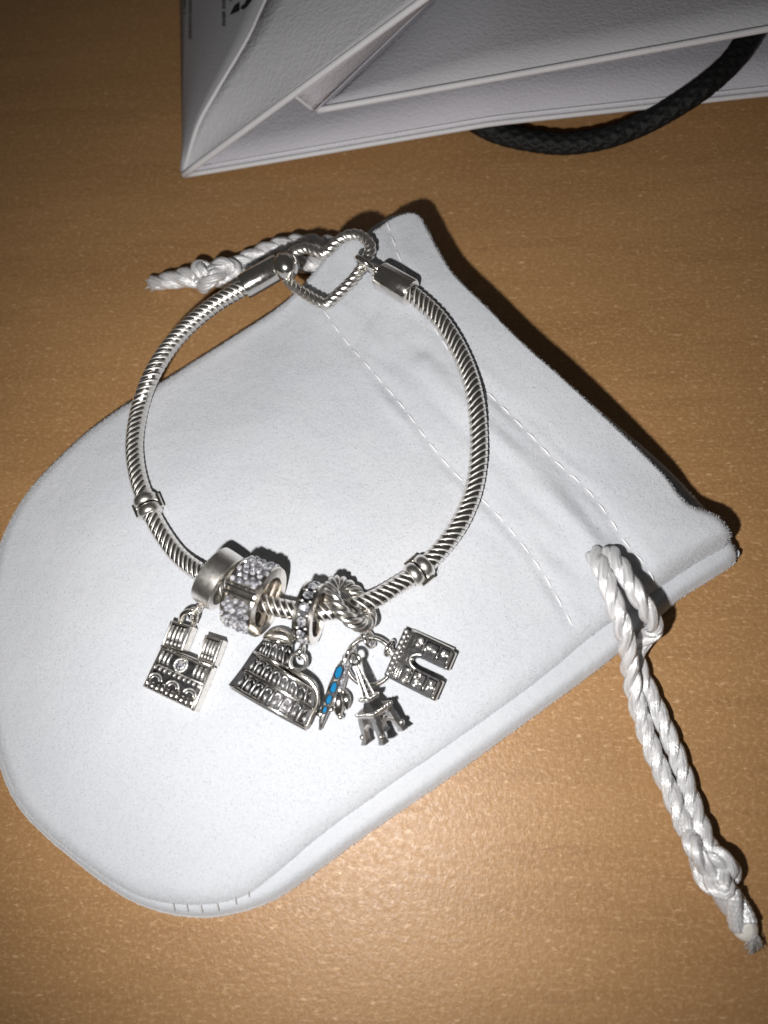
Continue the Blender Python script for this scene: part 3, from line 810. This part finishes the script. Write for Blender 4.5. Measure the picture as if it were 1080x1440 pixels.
low = prism(MB(), [at(*p, ZT - .0012) for p in [(371, 897), (390, 890), (408, 905), (409, 938), (430, 950), (446, 975), (440, 1000), (428, 1023), (372, 997), (321, 963), (339, 940), (355, 916)]], .0020, .0001)
build(low, 'wall', 'ox', amp)
for q_, n_, us in ((q1, 8, (0, 1)), (q2, 8, (0, 1)), (q3, 5, (0, 1))):
    o = strip(q_, 'storey', 'ox', 0, 1, 0, 1, 0.0)
    for v0, v1, h in ((-.03, .08, .00030), (.93, 1.02, .00034)):
        mb = MB(); P = [q_.p(i / 20, (v0 + v1) / 2, .00012) for i in range(21)]
        tube(mb, P, .00024, 8); build(mb, 'ledge', 'silver', o, smooth=True)
    for k in range(n_):
        uc = (k + .5) / n_; hw = .27 / n_
        mb = MB(); P = [q_.p(uc + hw * math.cos(PI * i / 10), .36 - .16 * math.sin(PI * i / 10), .00004) for i in range(11)]
        tube(mb, P, .00008, 6); build(mb, 'arch', 'antique', o, smooth=True)
        for du, mt in ((-.45, 'antique_dark'), (.1, 'relief'), (.55, 'antique_dark')):
            h = rnd.uniform(.00008, .00022); v0_ = rnd.uniform(.34, .5)
            q_.box(mb := MB(), uc + du * hw - .22 * hw, uc + du * hw + .22 * hw, v0_, rnd.uniform(.78, .9), -.00008, h); build(mb, 'bay_relief', mt, o, smooth=True)
        if k: q_.box(mb := MB(), k / n_ - .16 / n_, k / n_ + .16 / n_, .06, .94, -.0001, .00022); build(mb, 'pillar', 'antique_dark', o, smooth=True)
# broken curved rim at the right and the smooth crown on top
rim = spline([at(*p) for p in [(410, 942, ZT - .0002), (425, 950, ZT - .0001), (438, 960, ZT - .0003), (446, 974, ZT - .0006), (446, 990, ZT - .0010), (438, 1006, ZT - .0014), (431, 1022, ZT - .0017)]], 40)
build(tube(MB(), rim, .00032, 10), 'broken_rim', 'silver_warm', amp, smooth=True)
cap = spline([at(*p) for p in [(372, 899, ZT - .0012), (380, 894, ZT - .0010), (392, 893, ZT - .0010), (403, 897, ZT - .0010), (408, 904, ZT - .0012)]], 24)
build(tube(MB(), cap, lambda t: .0005 + .0004 * math.sin(PI * t), 12, flat=.7), 'crown', 'silver_warm', amp, smooth=True)
build(tube(MB(), spline([q1.p(i / 10, 1.05, -.0004) for i in range(11)], 30), .00030, 10), 'base_moulding', 'silver', amp, smooth=True)
mb = MB(); torus(mb, at(419, 931, ZT - .0006), Vector((.2, -.1, 1)), .00105, .00028, 36, 10); build(mb, 'jump_ring', 'silver', amp, smooth=True)

# ------------------------------------------------------------------ blue enamel charm
zc_ = pzs(at(468, 970, .007)); ZT = zc_ + .0016
blu = thing('enamel_charm', (at(466, 985, zc_).x, at(466, 985, zc_).y, zc_), 'slim silver winged charm with four blue enamel panels', 'charm')
spine = spline([at(*p) for p in [(489, 925, ZT), (480, 938, ZT), (473, 956, ZT), (466, 976, ZT), (459, 994, ZT), (454, 1010, ZT - .0003), (450, 1026, ZT - .0008)]], 60)
build(tube(MB(), spine, lambda t: .00022 + .00052 * math.sin(PI * min(1, t * .95 + .08)) ** .8, 16, flat=.9), 'fuselage', 'antique', blu, smooth=True)
for (x, y, a_, b_) in [(476, 945.5, 5.6, 10.6), (469, 967, 5.0, 9.6), (462.5, 983.5, 4.6, 8.6), (456.8, 998, 3.6, 6.4)]:
    d = Vector((-.33, .94)); nrm = Vector((.94, .33)); loop = []
    for i in range(6):
        th = 2 * PI * i / 6 + PI / 6
        w_ = nrm * a_ * math.cos(th) * 1.05 + d * b_ * math.sin(th)
        loop.append(at(x + w_.x, y + w_.y, ZT + .00085))
    cell = build(prism(MB(), loop, .0008, .00016), 'enamel_panel', 'enamel', blu)
    mb = MB(); tube(mb, loop, .00010, 8, True); build(mb, 'panel_rim', 'ox', cell, smooth=True)
stp = spline([at(*p) for p in [(490, 930, ZT), (486, 944, ZT - .0002), (481, 960, ZT - .0003), (478, 972, ZT - .0004)]], 30)
so = build(tube(MB(), stp, .00048, 12), 'stone_strip', 'relief', blu, smooth=True)
for i in range(9):
    inst(GEM, 'stone', so, orient(stp[2 + i * 3] + Vector((0, 0, .00036)), Vector((rnd.uniform(-.5, .5), rnd.uniform(-.5, .5), 1)), .00034, i))
def leaf(name, pts, r, mat):
    P = spline([at(*p) for p in pts], 24)
    return build(tube(MB(), P, lambda t: r * (0.18 + .85 * math.sin(PI * min(1, t * .93 + .05))), 14, flat=.6), name, mat, blu, smooth=True)
leaf('wing', [(477, 968, ZT - .0003), (476, 985, ZT - .0002), (476, 1000, ZT - .0006), (478, 1010, ZT - .001)], .00078, 'silver')
leaf('wing', [(484, 970, ZT - .0004), (487, 984, ZT - .0003), (488, 998, ZT - .0008)], .00060, 'silver')
leaf('wing', [(465, 982, ZT), (459, 981, ZT), (453, 983, ZT - .0004)], .00040, 'relief')
leaf('tail_fin', [(461, 1000, ZT), (466, 997, ZT), (470, 990, ZT - .0003)], .00036, 'silver')
leaf('tail_fin', [(456, 1004, ZT), (450, 1004, ZT), (443, 1002, ZT - .0003)], .00036, 'silver')
build(ball(MB(), at(479, 1008, ZT - .0007), .00040, 12, 8), 'wing_tip', 'silver', blu, smooth=True)
mb = MB(); torus(mb, at(493, 918, ZT + .0002), (at(505, 925, 0) - at(490, 915, -.0004)), .00085, .00028, 28, 10); build(mb, 'jump_ring', 'silver', blu, smooth=True)
mb = MB(); torus(mb, at(490, 926, ZT), Vector((.3, .1, 1)), .0006, .00026, 24, 10); build(mb, 'loop', 'relief', blu, smooth=True)

# ------------------------------------------------------------------ lattice tower charm
zc_ = pzs(at(530, 1000, .007))
tow = thing('tower_charm', (at(540, 1025, zc_).x, at(540, 1025, zc_).y, zc_), 'silver lattice tower charm with four splayed legs', 'charm')
T0 = at(501, 936, zc_ + .0056); T1 = at(541, 1036, zc_ + .0023)
ta = (T1 - T0); TLn = ta.length; ta.normalize()
s0 = ta.cross(Vector((0, 0, 1))).normalized(); s1 = s0.cross(ta)
ang = math.radians(40)
WK = 0.88
e1 = s0 * math.cos(ang) + s1 * math.sin(ang); e2 = -s0 * math.sin(ang) + s1 * math.cos(ang)
def sec(s, w1):
    w1 = w1 * WK
    return [T0 + ta * (TLn * s) + e1 * (w1 * a) + e2 * (w1 * b) for a, b in ((1, 1), (-1, 1), (-1, -1), (1, -1))]
def loft(name, mat, parent, prof_, bevel=0):
    mb = MB(); vs_ = []
    for s, w1 in prof_: vs_ += sec(s, w1)
    k = len(prof_); fs = [(3, 2, 1, 0), tuple(4 * (k - 1) + j for j in range(4))]
    for i in range(k - 1):
        for j in range(4): fs.append((4 * i + j, 4 * i + (j + 1) % 4, 4 * i + 4 + (j + 1) % 4, 4 * i + 4 + j))
    mb.add(vs_, fs); o = build(mb, name, mat, parent, bevel=bevel); recalc(o); return o
shaft = loft('shaft', 'antique_dark', tow, [(0, .00020), (.18, .00030), (.34, .00044), (.46, .00060), (.56, .00098), (.68, .0015)])
def bar(a, b, r, name, mat, parent): return build(tube(MB(), [a, b], r, 6), name, mat, parent)
lev = [0.02, .09, .16, .23, .30, .37, .44]
def wid(s):
    pts = [(0, .00022), (.18, .00034), (.34, .00048), (.46, .00064), (.60, .0012), (.74, .0016), (1, .0018)]
    for (a, x), (b, y) in zip(pts, pts[1:]):
        if s <= b: return x + (y - x) * (s - a) / (b - a)
    return pts[-1][1]
for a, b in zip(lev, lev[1:]):
    A_, B_ = sec(a, wid(a)), sec(b, wid(b))
    for j in range(4):
        bar(A_[j], B_[(j + 1) % 4], .00007, 'brace', 'relief', shaft); bar(A_[(j + 1) % 4], B_[j], .00007, 'brace', 'relief', shaft)
for j in range(4):
    bar(sec(0, wid(0))[j], sec(.46, wid(.46))[j], .00008, 'corner_rail', 'relief', shaft)
for s, w1, h in ((.46, .00104, .024), (.64, .00190, .032)):
    pl = loft('platform', 'relief', tow, [(s - h, w1 * .92), (s - h * .5, w1), (s + h * .5, w1), (s + h, w1 * .86)], .00008)
    for j in range(4):
        A_, B_ = sec(s - h, w1 * .96)[j], sec(s - h, w1 * .96)[(j + 1) % 4]
        for i in range(6):
            build(ball(MB(), A_.lerp(B_, i / 6), .00028 if s > .6 else .00021, 8, 6), 'railing_knob', 'silver', pl, smooth=True)
for j, (a, b) in enumerate(((1, 1), (-1, 1), (-1, -1), (1, -1))):
    def leg_pt(s, w1): return T0 + ta * (TLn * s) + e1 * (w1 * WK * a) + e2 * (w1 * WK * b)
    mb = MB(); vs_ = []; prof_ = [(.60, .00125, .00046), (.74, .00150, .00048), (.86, .00168, .00040), (.95, .00190, .00042), (1.0, .00202, .00054)]
    for s, w1, r in prof_:
        c = leg_pt(s, w1); vs_ += [c + e1 * (r * x) + e2 * (r * y) for x, y in ((1, 1), (-1, 1), (-1, -1), (1, -1))]
    fs = [(3, 2, 1, 0), tuple(16 + k for k in range(4))]
    for i in range(4):
        for k in range(4): fs.append((4 * i + k, 4 * i + (k + 1) % 4, 4 * i + 4 + (k + 1) % 4, 4 * i + 4 + k))
    mb.add(vs_, fs); lg = build(mb, 'leg', 'antique', tow, bevel=.00008); recalc(lg)
    build(ball(MB(), leg_pt(.90, .0018) + (e1 * a + e2 * b) * .0003, .00038, 10, 8), 'foot_boss', 'silver', lg, smooth=True)
    # arch between neighbouring legs
    a2, b2 = ((1, 1), (-1, 1), (-1, -1), (1, -1))[(j + 1) % 4]
    P = []
    for i in range(15):
        f_ = i / 14; s = .88 - .12 * math.sin(PI * f_)
        c0 = T0 + ta * (TLn * s) + (e1 * (a + (a2 - a) * f_) + e2 * (b + (b2 - b) * f_)) * (.00162 - .0001 * math.sin(PI * f_)); P.append(c0)
    build(tube(MB(), P, .00020, 8), 'arch', 'relief', tow, smooth=True)
mb = MB(); torus(mb, at(499, 927, zc_ + .0050), e1 + Vector((0, 0, .3)), .00075, .00027, 26, 10); build(mb, 'jump_ring', 'silver', tow, smooth=True)

# ------------------------------------------------------------------ triumphal arch charm
zc_ = pzs(at(588, 932, .007)); ZT = zc_ + .0021
arc = thing('arch_charm', (at(590, 935, zc_).x, at(590, 935, zc_).y, zc_), 'dark silver triumphal arch charm with carved panels beside the lattice tower', 'charm')
q = Quad((569, 883), (637, 915), (607, 983), (540, 949), ZT)
V0, V1, UA_ = .37, .60, .52
loop = [(0, 0), (1, 0), (1, V0), (UA_, V0)]
for i in range(1, 12):
    th = PI * i / 12; loop.append((UA_ - .15 * math.sin(th), (V0 + V1) / 2 - (V1 - V0) / 2 * math.cos(th)))
loop += [(UA_, V1), (1, V1), (1, 1), (0, 1)]
mb = MB(); top = [q.p(u, v) for u, v in loop]; n = len(top)
bot = [p - Vector((0, 0, .0020)) for p in top]
mb.add(top + bot, [tuple(range(n)), tuple(range(n, 2 * n))[::-1]] + [(i, (i + 1) % n, n + (i + 1) % n, n + i) for i in range(n)])
ab = build(mb, 'block', 'ox', arc, bevel=.00008); recalc(ab)
build(tube(MB(), [q.p(1.0, v / 8 * V0, -.0010) for v in range(9)], .00060, 8), 'foot_edge', 'silver_warm', arc, smooth=True)
build(tube(MB(), [q.p(1.0, V1 + v / 8 * (1 - V1), -.0010) for v in range(9)], .00060, 8), 'foot_edge', 'silver_warm', arc, smooth=True)
build(tube(MB(), [q.p(v / 8, .0, -.0012) for v in range(1, 9)], .00050, 8), 'side_edge', 'silver_warm', arc, smooth=True)
for k in range(9):
    build(ball(MB(), q.p(.06, .06 + k * .11, .00006), .00031, 10, 6), 'attic_stud', 'relief', arc, smooth=True)
for k in range(8):
    build(ball(MB(), q.p(.125, .115 + k * .11, .00002), .00018, 8, 6), 'attic_stud', 'relief', arc, smooth=True)
for u, h in ((.175, .00032), (.222, .00022), (.27, .00034)): box1(q, 'cornice', 'silver', arc, u - .014, u + .014, .0, 1.0, -.0001, h)
box1(q, 'keystone', 'silver', arc, .31, .40, .43, .54, 0, .0003)
mb = MB(); P = [q.p(UA_ - .19 * math.sin(PI * i / 14), (V0 + V1) / 2 - ((V1 - V0) / 2 + .03) * math.cos(PI * i / 14), .0001) for i in range(15)]
tube(mb, P, .00017, 8); build(mb, 'arch_moulding', 'relief', arc, smooth=True)
for v0, v1 in ((.03, V0 - .05), (V1 + .05, .97)):
    for u0, u1 in ((.30, .46), (.50, .76), (.80, .97)):
        pn = box1(q, 'carved_panel', 'ox', arc, u0, u1, v0, v1, 0, .00008, tap=.03)
        box1(q, 'panel_bar', 'silver', pn, u1, u1 + .022, v0, v1, 0, .00028)
        for k in range(6 if u1 - u0 > .2 else 4):
            uu = rnd.uniform(u0 + .03, u1 - .03); vv = rnd.uniform(v0 + .04, v1 - .04)
            inst(NUB, 'carving', pn, orient(q.p(uu, vv, .00010), Vector((rnd.uniform(-.7, .7), rnd.uniform(-.7, .7), 1)), rnd.uniform(.00028, .0005), k))
build(ball(MB(), q.p(-.03, .55, -.0006), .00060, 12, 8), 'lug', 'relief', arc, smooth=True)
mb = MB(); torus(mb, at(548, 912, zc_ + .0014), (at(560, 916, .0004) - at(545, 908, 0)), .0010, .00028, 28, 10); build(mb, 'jump_ring', 'silver', arc, smooth=True)

# ------------------------------------------------------------------ the paper bag
def ext(a, b, k): return a + (b - a) * k
bagA = at(258, 246, .0012)
bag = thing('paper_bag', (bagA.x, bagA.y, 0), 'white embossed paper carrier bag lying on its side with its mouth open', 'bag')
KE = 2.4
Ltab = [bagA, ext(bagA, at(254, 0, .0008), KE)]
Ridge = [bagA, at(277, 180, .0070), at(302, 133, .0105), at(349, 54, .0150), at(374, 0, .0170)]
Ridge.append(ext(Ridge[3], Ridge[4], 6.0))
Ridge = spline(Ridge, 40)
R0 = at(258, 246, .0018); R1 = at(597, -2, .0270); RimE = ext(R0, R1, KE)
Rim = [R0.lerp(RimE, i / 39) for i in range(40)]
Lt = [Ltab[0].lerp(Ltab[1], i / 39) for i in range(40)]
def sheet(name, A, B, mat, m=6, sag=0.0, th=.00035, drop=None):
    mb = MB(); vs_ = []
    for a, b in zip(A, B):
        for j in range(m + 1):
            t = j / m; p = a.lerp(b, t); p.z += sag * math.sin(PI * t)
            if drop: p.z = a.z + (b.z - a.z) * min(1, t / drop)
            vs_.append(p)
    k = m + 1
    mb.add(vs_, [(i * k + j, i * k + j + 1, (i + 1) * k + j + 1, (i + 1) * k + j) for i in range(len(A) - 1) for j in range(m)])
    o = build(mb, name, mat, bag, smooth=True)
    s = o.modifiers.new('thickness', 'SOLIDIFY'); s.thickness = th; s.offset = 0
    return o
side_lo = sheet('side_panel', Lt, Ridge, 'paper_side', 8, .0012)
side_up = sheet('side_panel', Ridge, Rim, 'paper', 8, -.0008)
S3a = [R0.lerp(RimE, .212 + (1 - .212) * i / 39) for i in range(40)]
Bp = at(441, 155, .0105); B2_ = at(602, 0, .0185); B3 = ext(Bp, B2_, 2.6)
S3b = [Bp.lerp(B3, i / 39) for i in range(40)]
sheet('side_fold', S3a, S3b, 'paper_in', 5)
# front panel (upper, sloping down into the bag) and back panel (on the table)
F0 = at(446, 157, .0094); F1 = ext(F0, at(1080, 42, .0145), 1.35)
G0 = at(600, -10, .0060); away = (ext(F0, G0, 3.2) - F0)
FE = [F0.lerp(F1, i / 39) for i in range(40)]
back = Vector((-.016, .20, -.030))
FB = [p + away.lerp(Vector((-.01, .19, away.z)), min(1, i / 12)) for i, p in enumerate(FE)]
for p in FB: p.z = .0018
fpn = sheet('front_panel', FE, FB, 'paper', 24, .0, drop=.34)
inner = []
for i in range(40):
    t = i / 39; p = F0.lerp(FB[0], t); p.z = FE[0].z + (FB[0].z - FE[0].z) * min(1, t / .34) - .0002; inner.append(p)
sheet('side_fold', S3b, inner, 'paper_in', 4)
def back_z(t): return .0012 + .0040 * min(1, t / .5)
BE0 = at(259, 247, .0012); BE1 = ext(BE0, at(1080, 131, .0055), 1.30)
BE = []
for i in range(40):
    t = i / 39; p = BE0.lerp(BE1, t); p.z = .0012 + .0042 * min(1.0, t / .42); BE.append(p)
BB = [p + Vector((0.0, .20, -p.z + .0006)) + (Lt[-1] - Lt[0] - Vector((0, .20, 0))) * max(0, 1 - i / 15) * .9 for i, p in enumerate(BE)]
for p in BB: p.z = .0006
sheet('back_panel', BE, BB, 'paper_in', 20, drop=.2)
def edge(name, P, r, mat='paper_edge'):
    o = build(tube(MB(), P, r, 10), name, mat, bag, smooth=True); return o
edge('fold_edge', [p + Vector((0, 0, .0002)) for p in FE], .00050)
edge('fold_edge', BE, .00042)
edge('fold_edge', Rim[:24], .00055)
edge('fold_edge', Ridge[:28], .00042)
edge('fold_edge', [S3b[0].lerp(S3a[0], i / 5) for i in range(6)], .0003)
# crease pressed along the mouth of the back panel
cr = [p + Vector((.0002, .0012, .00020)) for p in BE[1:]]
edge('mouth_crease', cr, .00016, 'paper_edge')
# far end and right-hand side close the bag
# print on the side panel
def on_side(px, py, lift=.0004):
    o = ROT @ Vector((px - 540, 720 - py, -FPX)); o.normalize()
    best = None
    for A_, B_ in zip(range(0, 39), range(1, 40)):
        for j in range(8):
            def sp(i, t):
                p = Lt[i].lerp(Ridge[i], t); p = p.copy(); p.z += .0012 * math.sin(PI * t); return p
            a, b, c, d = sp(A_, j / 8), sp(A_, (j + 1) / 8), sp(B_, (j + 1) / 8), sp(B_, j / 8)
            from mathutils.geometry import intersect_ray_tri as irt
            for tri in ((a, b, c), (a, c, d)):
                h = irt(tri[0], tri[1], tri[2], o, Vector((0, 0, CH)), True)
                if h is not None:
                    nn = (tri[1] - tri[0]).cross(tri[2] - tri[0]).normalized()
                    if nn.z < 0: nn = -nn
                    return h + nn * lift
    return None
def decal(px_loop, name, mat):
    P = [on_side(*p) for p in px_loop]
    if any(p is None for p in P): return
    mb = MB(); mb.add(P, [tuple(range(len(P)))]); o = build(mb, name, mat, side_lo); recalc(o); return o
decal([(325.5, 22.5), (332, 10), (339, 5), (339, 17.5), (333, 20.5), (326.5, 23)], 'recycling_symbol', 'ink')
decal([(325, 5), (326, -2), (334, -4), (330, 1)], 'recycling_symbol', 'ink')
decal([(341, 12), (346, 8), (350, 0), (358, -3), (356, 4), (350, 12), (345, 16), (341, 15)], 'recycling_symbol', 'ink')
for x0, y1, hw, step in ((262.3, 22, 1.4, 3.0), (269.8, 54, 1.7, 3.2), (317, 39, 2.4, 2.6)):
    y = -20
    while y < y1:
        L = rnd.uniform(.45, .85) * step
        if rnd.random() > .10: decal([(x0 - hw, y), (x0 + hw, y), (x0 + hw, y + L), (x0 - hw, y + L)], 'printed_text', 'print')
        y += step

# black braided handle
HPt = [(1110, -60, .0085), (1085, -5, .0085), (1058, 42, .0085), (1030, 85, .0083), (990, 122, .0078), (945, 152, .0060), (900, 176, .0040), (850, 194, .0028), (795, 202, .0020), (745, 197, .0019), (705, 188, .0019), (682, 178, .0021), (668, 170, .0021)]
HQ = spline([at(*p) for p in HPt], 420)
mb = MB(); F = frames(HQ); nseg = 48; vs_ = []; s = 0
for i, p in enumerate(HQ):
    if i: s += (HQ[i] - HQ[i - 1]).length
    t, a, b = F[i]
    for j in range(nseg):
        th = 2 * PI * j / nseg
        k1 = math.sin(6 * th + s * 2600); k2 = math.sin(6 * th - s * 2600)
        r = .00170 * (1 + .09 * max(k1, k2))
        vs_.append(p + a * (r * 1.08 * math.cos(th)) + b * (r * .86 * math.sin(th)))
n = len(HQ)
mb.add(vs_, [(i * nseg + j, i * nseg + (j + 1) % nseg, (i + 1) * nseg + (j + 1) % nseg, (i + 1) * nseg + j) for i in range(n - 1) for j in range(nseg)])
build(mb, 'handle', 'braid', bag, smooth=True)
